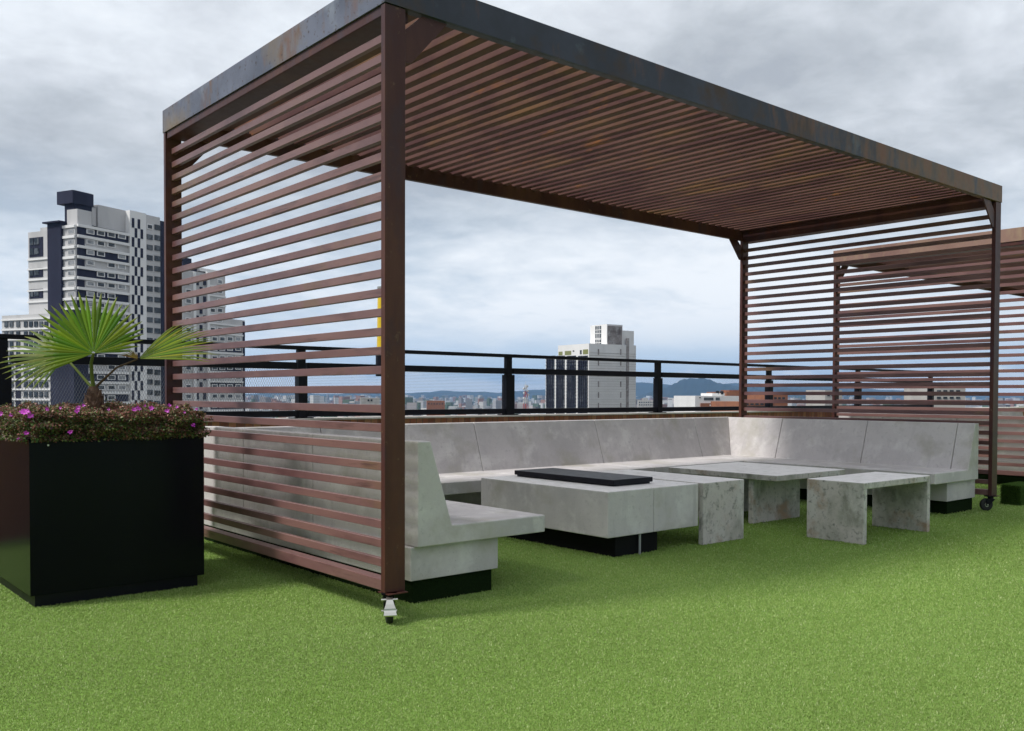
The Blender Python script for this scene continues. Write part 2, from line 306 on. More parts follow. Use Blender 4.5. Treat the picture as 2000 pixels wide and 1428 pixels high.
# ------------------------------------------------------------------ the setting: plain, hills, terrace
GZ = -60.0
gm = MB(); gm.add([(-17500, -17500, GZ), (17500, -17500, GZ), (17500, 17500, GZ), (-17500, 17500, GZ)], [(0, 1, 2, 3)])
tag(gm.build('ground', M['plain']), kind='structure')
def ridge(name, D, pts, thick, seed):
    """a hill range: pts = (u, v) skyline seen from the roof, turned into heights at distance D, with real depth"""
    r = np.random.default_rng(seed); us = np.linspace(pts[0][0], pts[-1][0], 220); vs = np.interp(us, [p[0] for p in pts], [p[1] for p in pts])
    rows = 14; V = []; top = []
    ph = r.uniform(0, 6, 6)
    for i, (u, v) in enumerate(zip(us, vs)):
        p = at(u, v, D); d = Vector((p.x-CAM.x, p.y-CAM.y, 0)); dn = d.normalized()
        h = (p.z-GZ) * (1 + .02*math.sin(i*.35+ph[0]) + .015*math.sin(i*.9+ph[1])) + 3*math.sin(i*1.7+ph[2])
        for j in range(rows):
            t = j/(rows-1); f = math.sin(math.pi*t)**.9
            g = 1 + (.13*math.sin(i*.5+j*1.3+ph[3]) + .1*math.sin(i*1.3-j+ph[4]))*(1-f)
            q = Vector((p.x, p.y, 0)) + dn*((t-.5)*thick)
            V.append((q.x, q.y, GZ-5 + (h+5)*f*g))
    F = [[i*rows+j, (i+1)*rows+j, (i+1)*rows+j+1, i*rows+j+1] for i in range(219) for j in range(rows-1)]
    o = np_mesh(name, np.array(V), np.array(F), M['hill']); o.data.polygons.foreach_set('use_smooth', [True]*len(F)); tag(o, kind='structure')
ridge('hills', 12500, [(-300, 768), (200, 770), (480, 769), (560, 767), (640, 770), (720, 766), (800, 768), (835, 766), (870, 762.5), (900, 764.5), (940, 765), (975, 767.5), (1010, 764), (1060, 760.5), (1120, 756), (1180, 752), (1240, 747), (1290, 750), (1330, 752), (1400, 750), (1480, 749), (1540, 752), (1620, 755), (1700, 760), (1850, 765), (2000, 768), (2300, 770)], 3500, 3)
ridge('hill', 9500, [(1210, 790), (1240, 776), (1275, 764), (1300, 757), (1320, 748), (1336, 741), (1350, 738.5), (1372, 739), (1390, 743), (1405, 748), (1425, 752), (1450, 756), (1490, 754), (1530, 756), (1590, 764), (1650, 772), (1720, 782), (1800, 792)], 2600, 5)

# terrace: one slab carrying the artificial turf
tb = MB().box(-14, 26, -14, 3.70, -.45, 0.0); tag(tb.build('turf_ground', M['turf']), kind='structure')
# building the terrace crowns
tb = MB().box(-14, 26, -14, 3.98, GZ, -.452); tag(tb.build('own_building_wall', M['orange']), 'brown walls of the building below the terrace', 'building')

# turf blades: denser close by where each blade shows
def blades():
    out = []
    n = 1200000
    rr = np.exp(rng.uniform(math.log(1.45), math.log(17), n)); th = rng.uniform(YAW-R(34), YAW+R(34), n)
    x = CAM.x + np.sin(th)*rr; y = CAM.y + np.cos(th)*rr
    extra = 90000; x = np.concatenate([x, rng.uniform(-3.5, 9.5, extra)]); y = np.concatenate([y, rng.uniform(-3.2, 3.6, extra)])
    k = (y < 3.62) & (x < 16)
    k &= ~((x > -1.16) & (x < -.33) & (y > 1.37) & (y < 2.2))
    x, y = x[k], y[k]; d = np.hypot(x-CAM.x, y-CAM.y); n = len(x)
    wd = (.0006 + .00027*d)*rng.uniform(.7, 1.3, n); ln = (.0050 + .0008*np.minimum(d, 8))*rng.uniform(.6, 1.4, n)
    a = rng.uniform(0, 2*math.pi, n); lean = rng.uniform(.15, .95, n); b = rng.uniform(0, 2*math.pi, n)
    dx, dy = np.cos(a)*wd, np.sin(a)*wd; hx, hy = np.cos(b)*lean*ln, np.sin(b)*lean*ln
    z = np.full(n, -.001)
    p0 = np.stack([x-dx, y-dy, z], 1); p1 = np.stack([x+dx, y+dy, z], 1)
    p2 = np.stack([x+dx*.8+hx*.45, y+dy*.8+hy*.45, z+ln*.62], 1); p3 = np.stack([x-dx*.8+hx*.45, y-dy*.8+hy*.45, z+ln*.62], 1)
    p4 = np.stack([x+hx, y+hy, z+ln*np.sqrt(np.maximum(0.2, 1-lean*lean*.5))], 1)
    V = np.stack([p0, p1, p2, p3, p4], 1).reshape(-1, 3); i = np.arange(n)*5
    F = np.concatenate([np.stack([i, i+1, i+2], 1), np.stack([i, i+2, i+3], 1), np.stack([i+3, i+2, i+4], 1)])
    t = rng.uniform(0, 1, n)[:, None]; big = (.5+.5*np.sin(x*1.3+np.sin(y*1.7)*1.5)*np.cos(y*1.1+x*.4))[:, None]
    t = .12+.76*t; base = np.array([.215, .330, .055])*(1-t) + np.array([.39, .525, .16])*t
    lf = .5+.5*np.sin(x*.83+1.3*np.sin(y*.9+.6)+.5)*np.cos(y*.71-.6*np.sin(x*.6)); lf = np.clip(lf+.12*np.sin(x*3.1+y*2.3)*np.sin(y*4.3-x*1.9), 0, 1)[:, None]
    base = base*(1-lf*.35) + lf*.35*(base*.5+np.array([.27, .30, .15])); base = base*(.84+.27*big); straw = (rng.uniform(0, 1, n) < .07)[:, None]; base = np.where(straw, np.array([.50, .58, .27]), base)
    tint = np.repeat(base, 5, 0)
    o = np_mesh('turf_grass', V, F, M['blade'], tint); tag(o, 'short bright green artificial grass covering the roof terrace', 'grass', kind='stuff')
blades()

# ------------------------------------------------------------------ parapet and railing
pw = thing('brick_parapet', 'low brick parapet wall with pale cap under the black railing', 'wall', (2, 3.72, 0))
MB().box(-14, 20, 0, .24, 0, .826).build('brick_course', M['brick'], pw)
MB().box(-14, 20, -.012, .252, .826, .842).build('coping', M['cap'], pw, bevel=.004)
rl = thing('metal_railing', 'black metal railing with three rails and white netting along the parapet', 'railing', (0, 3.80, .842))
z0 = .842
PX = [-3.15, -.80, 1.55, 3.93, 6.30, 8.61, 10.96, 13.34]
for i, px in enumerate(PX):
    wd = .055 if i in (1, 3) else .042
    b = MB().box(px-wd, px+wd, -.05, .03, .008, 1.262-z0).box(px-.036, px+.036, -.03, .02, 1.262-z0, 1.444-z0); b.build('post', M['black'], rl, bevel=.003)
    MB().box(px-.09, px+.09, -.07, .06, 0, .008).build('base_plate', M['black'], rl)
MB().box(-3.2, 16, -.035, .03, 1.444-z0, 1.478-z0).build('top_rail', M['black'], rl, bevel=.004)
for a, c in zip(PX, PX[1:]):
    wd = .05; MB().box(a+wd, c-wd, -.04, .02, 1.272-z0, 1.332-z0).build('middle_rail', M['black'], rl, bevel=.003)
    MB().box(a+wd, c-wd, -.04, .02, .856-z0, .909-z0).build('bottom_rail', M['black'], rl, bevel=.003)
    nb = MB(); lo, hi = .91-z0, 1.271-z0; X0, X1 = a+.055, c-.055; wr = .0011
    if c < 2:                                     # diamond netting
        h = hi-lo; st = .021; k = X0-h*.5
        while k < X1:
            for sg in (1, -1):
                xa, xb = (k, k+h*.5) if sg == 1 else (k+h*.5, k); za, zb_ = lo, hi
                for (p, q) in (((xa, za), (xb, zb_)),):
                    pa, pb = list(p), list(q); dx = pb[0]-pa[0]
                    for e_, o_ in ((pa, pb), (pb, pa)):
                        if e_[0] < X0: t = (X0-o_[0])/(e_[0]-o_[0]); e_[1] = o_[1]+(e_[1]-o_[1])*t; e_[0] = X0
                        if e_[0] > X1: t = (X1-o_[0])/(e_[0]-o_[0]); e_[1] = o_[1]+(e_[1]-o_[1])*t; e_[0] = X1
                    if abs(pa[0]-pb[0]) > .004: nb.tube((pa[0], -.008*sg, pa[1]), (pb[0], -.008*sg, pb[1]), wr, n=3)
            k += st
    else:
        z = lo+.008
        while z < hi: nb.tube((X0, 0, z), (X1, 0, z), wr*.8, n=3); z += .0145
    nb.fixn = False; nb.build('net', M['wirenet'], rl)

# ------------------------------------------------------------------ pergola
W_, D_, H_ = 6.663, 2.796, 2.990
PW, PD, ZB, ZF = .111, .034, .140, 2.837
def caster(parent, x, y, ang, brake):
    """swivel caster: fork as the part, wheel and brake pedal as its sub-parts"""
    ca, sa = math.cos(ang), math.sin(ang); T = Vector((ca, sa, 0)); A = Vector((-sa, ca, 0)); P = Vector((x, y, 0))   # T trailing, A axle
    wc = P + T*.040 + Vector((0, 0, .058))
    f = MB(); f.obox(P, T, A, -.04, .045, -.035, .035, .131, .139); f.tube(P+Vector((0, 0, .112)), P+Vector((0, 0, .131)), .026, n=14)
    f.obox(P, T, A, -.028, .05, -.027, .027, .104, .112)
    for s_ in (-1, 1):
        q = [P + T*t + A*(s_*.0225) for t in (-.026, .048)]; r_ = [wc + T*t + A*(s_*.0225) for t in (-.014, .014)]
        a_ = A*(.0022)
        ring = lambda o: [q[0]+Vector((0, 0, .104))+o, q[1]+Vector((0, 0, .104))+o, r_[1]+Vector((0, 0, -.012))+o, r_[0]+Vector((0, 0, -.012))+o]
        f.loft(ring(-a_), ring(a_))
    f.tube(wc-A*.03, wc+A*.03, .006, n=8); fo = f.build('caster', M['black'] if not brake else M['firebase'], parent)
    w2 = MB(); n = 28; rad = .058; prof = [(-.017, .044), (-.015, .054), (-.009, rad), (.009, rad), (.015, .054), (.017, .044)]
    rings = [[wc + A*a + (T*math.cos(2*math.pi*i/n) + Vector((0, 0, 1))*math.sin(2*math.pi*i/n))*r for i in range(n)] for a, r in prof]
    vs = [p for rg in rings for p in rg]; fs = []
    for k in range(len(prof)-1): fs += [(k*n+i, k*n+(i+1) % n, (k+1)*n+(i+1) % n, (k+1)*n+i) for i in range(n)]
    fs += [tuple(range(n))[::-1], tuple(range((len(prof)-1)*n, len(prof)*n))]
    w2.add(vs, fs).build('wheel', M['rubber'], fo)
    hb = MB(); hb.tube(wc-A*.0175, wc+A*.0175, .021, n=16); hb.tube(wc-A*.036, wc+A*.036, .0065, n=8); hb.build('hub', M['zinc'], fo)
    if brake:
        b = MB(); w_, nn = .0, 7
        prof = [(.052, .124, .015), (.074, .116, .014), (.088, .098, .019), (.096, .080, .026), (.097, .072, .029), (.104, .064, .027), (.110, .052, .030), (.108, .046, .025)]
        A0 = [P + T*t + A*(-h) + Vector((0, 0, z)) for t, z, h in prof]; A1 = [P + T*t + A*h + Vector((0, 0, z)) for t, z, h in prof]
        off = T*(-.004)
        k = len(prof); vs = A0+A1+[p+off for p in A0]+[p+off for p in A1]
        fs = [(i, i+1, k+i+1, k+i) for i in range(k-1)] + [(2*k+i+1, 2*k+i, 3*k+i, 3*k+i+1) for i in range(k-1)] + [(i, 2*k+i, 2*k+i+1, i+1) for i in range(k-1)] + [(k+i+1, 3*k+i+1, 3*k+i, k+i) for i in range(k-1)] + [(0, k, 3*k, 2*k), (k-1, 3*k-1, 4*k-1, 2*k-1)]
        b.add(vs, fs); b.tube(P+T*.052-A*.038+Vector((0, 0, .112)), P+T*.052+A*.038+Vector((0, 0, .112)), .006, n=8)
        b.build('brake_pedal', M['zinc'], fo, smooth=False)
    return fo
def make_pergola(label, loc, group, st):
    t = thing('pergola', label, 'pergola', loc, group)
    bm_, pm, rm = M['brown_metal'], M['post_metal'], M['roof_metal']
    for i, x in enumerate((0, W_-PW)):
        for y in (0, D_-PD):
            MB().box(x, x+PW, y, y+PD, ZB, ZF-.002).build('post', pm, t, bevel=.002)
            MB().box(x+.003, x+PW-.003, y-.035 if y else y-.03, y+.065, ZB-.006, ZB-.001).build('foot_plate', pm, t)
    for x in (.052, W_-PW/2+.01-.013):
        s_ = MB()
        for k in range(28):
            z = 2.712-.0907*k + random.uniform(-.0012, .0012)
            s_.box(x-.012, x+.014, PD, D_-PD, z-.0192, z+.0192)
        s_.build('slat_panel', bm_, t, bevel=.0015, seg=1)
        MB().box(x-.032, x+.03, PD, D_-PD, ZB, ZB+.052).build('bottom_rail', bm_, t, bevel=.003)
        MB().box(.006 if x < 1 else W_-.15, .15 if x < 1 else W_-.006, .036, D_-.052, 2.79, 2.925).build('side_beam', pm, t, bevel=.004)
    # fascia: steel plates with returned lower lip
    def fas(x0, x1, y0, y1):
        return MB().box(x0, x1, y0, y1, ZF, H_)
    fas(-.004, W_+.004, -.006, .006).box(.006, W_-.006, .0062, .048, ZF, ZF+.008).build('fascia_board', st if st is M['fascia_brown'] else M['steel_shaded'], t, bevel=.0015)
    fas(-.004, .006, .0065, D_-.0065).build('fascia_board', st, t, bevel=.0015)
    fas(W_-.006, W_+.004, .0065, D_-.0065).build('fascia_board', st, t, bevel=.0015)
    fas(-.004, W_+.004, D_-.006, D_+.006).build('fascia_board', st, t, bevel=.0015)
    MB().box(.1, W_-.1, D_-.05, D_-.0065, 2.815, 2.935).build('back_beam', pm, t, bevel=.003)
    rs = MB(); x = .19; 
    while x < W_-.13:
        j = random.uniform(-.002, .002); rs.box(x-.029+j, x+.029+j, .008, D_-.008, 2.920, 2.987); x += .1127
    rs.build('roof_slats', rm, t, bevel=.004, seg=2)
    def gus(x, y, sx):
        g = MB(); pts = [(x, 2.60), (x+sx*.04, 2.60), (x+sx*.245, 2.832), (x+sx*.10, 2.832), (x, 2.74)]
        if sx < 0: pts = pts[::-1]
        g.prism(pts, 'y', y, y+.012); g.build('gusset_plate', pm, t)
    gus(PW, .010, 1); gus(W_-PW, .010, -1); gus(PW, D_-.024, 1); gus(W_-PW, D_-.024, -1)
    return t
pg = make_pergola('near slatted brown metal pergola on casters over the concrete benches', (0, 0, 0), 'slatted pergolas on the terrace', M['steel'])
caster(pg, .040, .030, R(-119), True); caster(pg, W_-.085, .02, R(140), False)
caster(pg, .05, D_-.02, R(40), True); caster(pg, W_-.05, D_-.02, R(80), True)
pg2 = make_pergola('second slatted metal pergola, partly out of frame at the right behind the first', (9.0, .27, 0), 'slatted pergolas on the terrace', M['fascia_brown'])
caster(pg2, .05, .03, R(210), False); caster(pg2, .05, D_-.02, R(40), True)

# ------------------------------------------------------------------ concrete benches
SZ, ST = .386, .095                         # seat height and slab thickness
def prof(top):                              # distance from the outer face, height
    return [(0, .291), (.858, .291), (.858, SZ), (.213, SZ), (.076, top), (0, top)]
def wing(name, label, frame, cuts, top, m0, m1, skirt_m, group):
    """frame(s, d, z) maps length, distance from outer face and height to the world; m0/m1: mitre at start/end"""
    o = frame(0, 0, 0); t = thing(name, label, 'bench', (0, 0, 0), group)
    P = prof(top); Lx = cuts[-1]
    for a, b in zip(cuts, cuts[1:]):
        ga = .0025 if a > 0 else 0; gb = .0025 if b < Lx else 0
        fa = lambda d: min(max(a + ga, d if m0 else 0), Lx - d if m1 else Lx); fb_ = lambda d: max(min(b - gb, Lx - d if m1 else Lx), d if m0 else 0)
        A = [frame(fa(d), d, z) for d, z in P]; B = [frame(fb_(d), d, z) for d, z in P]
        MB().loft(A, B).build('bench_section', M['concrete'], t, bevel=.006)
    def sk(d0, d1, z0_, z1_, nm, m, e):
        fa = lambda d: (max(d, 0) if m0 else e); fb_ = lambda d: (Lx - (max(d, 0) if m1 else e))
        q = [(d0, z0_), (d1, z0_), (d1, z1_), (d0, z1_)]
        MB().loft([frame(fa(d), d, z) for d, z in q], [frame(fb_(d), d, z) for d, z in q]).build(nm, m, t, bevel=.004)
    sk(-.02, .546, .118, .289, 'plinth', M['concrete'], .035)
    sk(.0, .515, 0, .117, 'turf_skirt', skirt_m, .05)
    return t
XL, YB, XR = .322, 2.92, 6.50; YE = .20; YR = .10
G1 = 'concrete bench wings round the tables'
TD = M['turf_shaded']
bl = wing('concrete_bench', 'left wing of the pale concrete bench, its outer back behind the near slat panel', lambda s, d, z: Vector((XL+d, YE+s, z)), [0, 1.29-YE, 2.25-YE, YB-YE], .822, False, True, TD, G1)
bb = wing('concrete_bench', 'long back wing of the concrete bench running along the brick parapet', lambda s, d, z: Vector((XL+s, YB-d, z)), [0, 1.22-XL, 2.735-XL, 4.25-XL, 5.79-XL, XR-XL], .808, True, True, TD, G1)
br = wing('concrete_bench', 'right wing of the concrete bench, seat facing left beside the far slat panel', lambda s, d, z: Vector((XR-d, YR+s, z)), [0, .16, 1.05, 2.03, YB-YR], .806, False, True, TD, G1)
c = copy_tree(bl); c.location = (9.0, .27, 0); c['label'] = 'concrete bench wing behind the slat panel of the second pergola at the right edge'; c['group'] = 'benches under the second pergola'
c = copy_tree(bb); c.location = (9.0, .27, 0); c['label'] = 'back bench wing under the second pergola, against the parapet beyond its slats'; c['group'] = 'benches under the second pergola'

# ------------------------------------------------------------------ tables
def slab_table(name, label, x0, x1, y0, y1, h, along, th=.046, inset=0, leg=.045):
    t = thing(name, label, 'table', ((x0+x1)/2, (y0+y1)/2, 0), 'concrete slab tables'); w2, d2 = (x1-x0)/2, (y1-y0)/2
    if not inset:
        u, v_ = (w2, d2) if along == 'x' else (d2, w2)
        P = [(-u, 0), (-u+leg, 0), (-u+leg, h-th), (u-leg, h-th), (u-leg, 0), (u, 0), (u, h), (-u, h)]
        m = MB(); m.prism(P, 'y' if along == 'x' else 'x', -v_, v_)
        m.mi[-2] = 1
        m.build('slab_frame', [M['concrete_cast'], M['concrete_top']], t, bevel=.006)
        return t
    MB().box(-w2, w2, -d2, d2, h-th, h, topmi=1).build('table_top', [M['concrete_cast'], M['concrete_top']], t, bevel=.005)
    e = .0015
    if along == 'x':
        for a, b in ((-w2+inset, -w2+inset+leg), (w2-inset-leg, w2-inset)): MB().box(a, b, -d2+e+inset, d2-e-inset, 0, h-th-.001).build('leg', M['concrete_cast'], t, bevel=.005)
    else:
        for a, b in ((-d2+inset, -d2+inset+leg), (d2-inset-leg, d2-inset)): MB().box(-w2+e+inset*.25, w2-e-inset, a, b, 0, h-th-.001).build('leg', M['concrete_cast'], t, bevel=.005)
    return t
slab_table('concrete_table', 'narrow concrete slab table with two panel legs, nearest the right wing of the bench', 3.82, 4.82, -.25, .205, .44, 'x')
slab_table('concrete_table', 'narrow concrete slab table tight against the right side of the fire table', 2.925, 3.40, .46, 1.60, .44, 'y')
slab_table('concrete_table', 'wide square concrete low table in the middle of the bench corner', 4.04, 5.07, .61, 1.72, .42, 'y', inset=.27)

ft = thing('fire_table', 'thick square concrete fire table with black metal cover on top', 'fire table', (2.44, 1.16, 0))
X0, X1, Y0, Y1 = 1.99-2.44, 2.905-2.44, .49-1.16, 1.80-1.16; XS = 2.432-2.44
for a, b in ((X0, XS-.002), (XS+.002, X1)):
    MB().box(a, b, Y0, Y1, .137, .436, topmi=1).build('block', [M['concrete'], M['concrete_top']], ft, bevel=.006)
MB().box(X0+.10, X1-.40, Y0+.03, Y1-.12, 0, .136).build('base', M['firebase'], ft, bevel=.004)
MB().tube((-.13, Y0+.015, 0), (-.13, Y0+.015, .136), .008).build('gas_pipe', M['greycap'], ft)
fc = thing('fire_pit_cover', 'flat black metal cover lying on the concrete fire table', 'cover', (2.455, 1.21, .436))
MB().box(-.185, .185, -.50, .50, .001, .013).build('rim', M['black'], fc)
MB().box(-.20, .20, -.515, .515, .013, .046).build('lid', M['black'], fc, bevel=.003)

# ------------------------------------------------------------------ planter, shrub, palm
px0, px1, py0, py1 = -1.18, -.31, 1.345, 2.23
pt = thing('planter_box', 'large square black metal planter filled with a flowering shrub', 'planter', ((px0+px1)/2, (py0+py1)/2, 0)); hw, hd = (px1-px0)/2, (py1-py0)/2
b = MB()
for s_ in ((-hw, hw, -hd, -hd+.02), (-hw, hw, hd-.02, hd), (-hw, -hw+.02, -hd+.02, hd-.02), (hw-.02, hw, -hd+.02, hd-.02)): b.box(*s_, .062, .835)
b.build('planter_wall', M['planter'], pt)
MB().box(-hw+.025, hw-.03, -hd+.02, hd-.02, 0, .061).build('plinth', M['black'], pt)
MB().box(-hw+.021, hw-.021, -hd+.021, hd-.021, .065, .78).build('soil', M['bark'], pt)
MB().tube((-hw+.085, -hd-.004, .80), (-hw+.085, -hd+.002, .80), .005, n=8).build('rivet', M['zinc'], pt)

def shrub():
    t = thing('flowering_shrub', 'low dense reddish green shrub with magenta flowers, filling the black planter', 'shrub', ((px0+px1)/2, (py0+py1)/2, .80))
    hx, hy = hw-.004, hd+.0
    n = 44000
    u = rng.uniform(-1, 1, n); v = rng.uniform(-1, 1, n)
    sel = rng.uniform(0, 1, n); P = np.zeros((n, 3))
    lump = lambda a, b: .018*np.sin(a*9+b*3)+.014*np.sin(a*17-b*13+1)+.012*np.cos(b*23+a*5)
    top = sel < .42
    P[top] = np.stack([u[top]*hx, v[top]*hy, .160+lump(u[top]*.5, v[top]*.5)+rng.normal(0, .010, top.sum())-.035*np.maximum(0, np.abs(v[top])-.85)/.15-.03*np.maximum(0, np.abs(u[top])-.88)/.12], 1)
    side = ~top; zz = rng.uniform(.024, .160, n); q = rng.integers(0, 4, n); q = np.where(rng.uniform(0, 1, n) < .7, np.where(rng.uniform(0, 1, n) < .6, 0, 1), q)
    bulge = .018*np.sin(zz/.165*math.pi)
    for k in range(4):
        s_ = side & (q == k); a = u[s_]; off = lump(a*.5+k, zz[s_]*4) + bulge[s_] + np.abs(rng.normal(0, .011, s_.sum()))-.004
        if k == 0: P[s_] = np.stack([a*hx, -hy-off, zz[s_]], 1)
        if k == 1: P[s_] = np.stack([-hx-off, a*hy, zz[s_]], 1)
        if k == 2: P[s_] = np.stack([hx+off, a*hy, zz[s_]], 1)
        if k == 3: P[s_] = np.stack([a*hx, hy+off, zz[s_]], 1)
    dr = side & (zz < .05); P[dr, 2] -= rng.uniform(0, 1, dr.sum())**2*.012; P[dr, 1] -= np.where(q[dr] == 0, .006, 0)
    # random oriented leaf quads
    d = rng.normal(size=(n, 3)); d[:, 2] = d[:, 2]*.8+.15; d /= np.linalg.norm(d, axis=1)[:, None]
    e = np.cross(d, rng.normal(size=(n, 3))); e /= np.linalg.norm(e, axis=1)[:, None]
    ln = rng.uniform(.0055, .0115, n)[:, None]; wd = ln*rng.uniform(.38, .60, n)[:, None]
    V = np.stack([P-d*ln*.5, P+e*wd, P+d*ln, P-e*wd], 1).reshape(-1, 3); i = np.arange(n)*4; F = np.stack([i, i+1, i+2, i+3], 1)
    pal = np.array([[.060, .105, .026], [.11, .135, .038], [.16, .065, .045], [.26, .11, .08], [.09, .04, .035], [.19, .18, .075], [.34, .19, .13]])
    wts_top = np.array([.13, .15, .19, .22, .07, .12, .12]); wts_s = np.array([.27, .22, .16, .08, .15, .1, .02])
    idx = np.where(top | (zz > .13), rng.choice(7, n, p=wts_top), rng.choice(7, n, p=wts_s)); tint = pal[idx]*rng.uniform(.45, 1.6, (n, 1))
    np_mesh('foliage', V, F, M['leafy'], np.repeat(tint, 4, 0), t)
    MB().box(-hx+.025, hx-.025, -hy+.025, hy-.025, .037, .145).build('inner_twigs', M['bark'], t)
    # flowers: (u, v) along the front / left faces and top
    def bloom(p, s_):
        f = MB(); c0 = Vector(p); up = Vector((random.uniform(-.5, .2), -1, random.uniform(.2, .8))).normalized()
        a = up.orthogonal().normalized(); b2 = up.cross(a)
        for k in range(7):
            r_ = k*2*math.pi/7+random.uniform(-.3, .3); dr_ = (a*math.cos(r_)+b2*math.sin(r_)); sd_ = up.cross(dr_); l = s_*random.uniform(.7, 1.2)
            o_ = c0 + up*random.uniform(0, .006); tip = o_+dr_*l+up*random.uniform(.002, .01)
            f.add([o_-sd_*.002, o_+dr_*l*.55-sd_*l*.32+up*.004, tip, o_+dr_*l*.55+sd_*l*.32+up*.004], [(0, 1, 2, 3)])
        f.fixn = False; f.build('flower', M['flower'], t)
    for (u_, v_, s_) in ((2, 808, .014), (48, 806, .02), (58, 812, .018), (53, 803, .015), (150, 803, .015), (152, 797, .014), (162, 793, .012), (262, 801, .014), (272, 799, .012), (268, 795, .009), (22, 812, .011), (92, 800, .010), (118, 797, .009), (212, 801, .009), (345, 797, .010), (360, 806, .009), (100, 836, .009), (235, 822, .008), (12, 838, .010), (282, 793, .009), (295, 799, .015), (326, 803, .016), (330, 793, .012), (137, 844, .014), (51, 846, .014), (40, 858, .012), (378, 831, .014), (384, 800, .009)):
        q = at(u_, v_, 1); d_ = q-CAM; tt = ((py0-.03)-CAM.y)/d_.y; p = CAM+d_*tt; 
        if p.x < px0-.02: tt = ((px0-.03)-CAM.x)/d_.x; p = CAM+d_*tt
        bloom((p.x-(px0+px1)/2, p.y-(py0+py1)/2, p.z-.80), s_)
shrub()

def palm():
    base = Vector((-.752, 1.79, .86)); t = thing('fan_palm', 'small green fan palm growing out of the black planter', 'palm', base)
    rx = Vector((.961, -.277, 0)); tocam = Vector((-.277, -.961, 0)); Z = Vector((0, 0, 1)); k = .00094
    def pc(cx_, cy_, dep=0): return rx*((cx_-525)*k) + Z*((985-cy_)*k+1.276-.86) - tocam*dep      # zoom px -> local
    tr = MB(); n = 14; prevr = None
    hs = [0, .04, .09, .13, .17, .20, .235]; rs_ = [.050, .050, .047, .049, .043, .034, .022]
    rings = [[Vector((math.cos(2*math.pi*i/n)*r*(1+.12*math.sin(5*i+h*70)), math.sin(2*math.pi*i/n)*r, h)) for i in range(n)] for h, r in zip(hs, rs_)]
    vs = [p for rg in rings for p in rg]; fs = []
    for q in range(len(hs)-1): fs += [(q*n+i, q*n+(i+1) % n, (q+1)*n+(i+1) % n, (q+1)*n+i) for i in range(n)]
    fs.append(tuple(range((len(hs)-1)*n, len(hs)*n))); tr.add(vs, fs)
    for q in range(34):                       # old leaf bases
        a = q*2.4; h = .02+.17*q/34; r = .046-.014*(q/34)**2; p = Vector((math.cos(a)*r, math.sin(a)*r, h)); o_ = Vector((math.cos(a), math.sin(a), 0)); s_ = Vector((-math.sin(a), math.cos(a), 0))
        k2 = random.uniform(.6, 1.1); tr.loft([p-s_*.016, p+s_*.016, p+s_*.016+o_*.008, p-s_*.016+o_*.008], [p-s_*.005+Z*.045*k2+o_*.010, p+s_*.005+Z*.045*k2+o_*.010, p+s_*.005+Z*.045*k2+o_*.014, p-s_*.005+Z*.045*k2+o_*.014])
    tr.build('trunk', M['bark'], t)
    def petiole(pts, r0, r1, col):
        m = MB()
        for a, b2, i in zip(pts, pts[1:], range(99)):
            f0 = i/(len(pts)-1); f1_ = (i+1)/(len(pts)-1); m.tube(a, b2, r0+(r1-r0)*f0, r0+(r1-r0)*f1_, 7, col)
        m.build('leaf_stalk', M['palm'], t)
    def fan(hub, A, B, Nn, angs, lens, cols, droop=.12, wid=None, join=.5, name='fan_leaf'):
        """A: right axis, B: up axis of the leaf plane, Nn: its normal; leaflets radiate, folded, joined near the hub"""
        m = MB(); cnt = len(angs)
        for i, (a, l) in enumerate(zip(angs, lens)):
            dth = (angs[1]-angs[0])*.5 if cnt > 1 else .1; l *= random.uniform(.93, 1.04)
            a += random.uniform(-.012, .012)
            bend = droop*random.uniform(.6, 1.5)
            def P(ang, r, up): 
                dr_ = A*math.sin(ang)+B*math.cos(ang); f = r/max(l, .01)
                return hub + dr_*r + Nn*(up) - Z*(bend*l*max(0, f-.55)**2*2.2) + Nn*(-.06*l*(f**2))
            ss = [.03, .25, join, .72, .88, 1.0]; wf = [1, 1.04, 1.04, .88, .52, .03]; verts = []
            for s_, w_ in zip(ss, wf):
                r = l*s_; h = dth*w_ if s_ <= join else dth*join/s_*w_
                up = .35*r*abs(dth)*(1 if s_ <= join else join/s_)
                verts += [P(a-h, r, 0), P(a, r, up*(1 if s_ < 1 else 0)), P(a+h, r, 0)]
            c0 = cols[i % len(cols)] if isinstance(cols, list) else cols
            c0 = tuple(x*random.uniform(.85, 1.15) for x in c0)
            for q in range(5):
                o_ = q*3; cc = c0 if q < 3 else tuple(x*.7+y*.3 for x, y in zip(c0, (.22, .27, .03))) if q == 3 else tuple(x*.5+y*.5 for x, y in zip(c0, (.34, .34, .08)))
                m.add([verts[o_], verts[o_+1], verts[o_+4], verts[o_+3]], [(0, 1, 2, 3)], cc); m.add([verts[o_+1], verts[o_+2], verts[o_+5], verts[o_+4]], [(0, 1, 2, 3)], cc)
        m.fixn = False; m.build(name, M['palm'], t)
    g1 = (.14, .25, .010); g2 = (.20, .32, .014); g3 = (.085, .19, .008)
    top = Vector((0, 0, .22))
    # middle fan, open toward the camera
    hub = pc(525, 985, -.03); cnt = 32; angs = [R(-112)+R(112+82)*i/(cnt-1) for i in range(cnt)]
    tip = [(-112, 330), (-95, 300), (-80, 300), (-62, 330), (-45, 385), (-22, 392), (0, 400), (22, 385), (40, 372), (55, 340), (68, 290), (82, 240)]
    lens = [np.interp(math.degrees(a), [q[0] for q in tip], [q[1] for q in tip])*k for a in angs]
    Nn = (tocam*.95+Z*.25).normalized(); Bn = (Z - Nn*Z.dot(Nn)).normalized()
    fan(hub, rx, Bn, Nn, angs, lens, [g1, g2, g1, g3], droop=.05, join=.62)
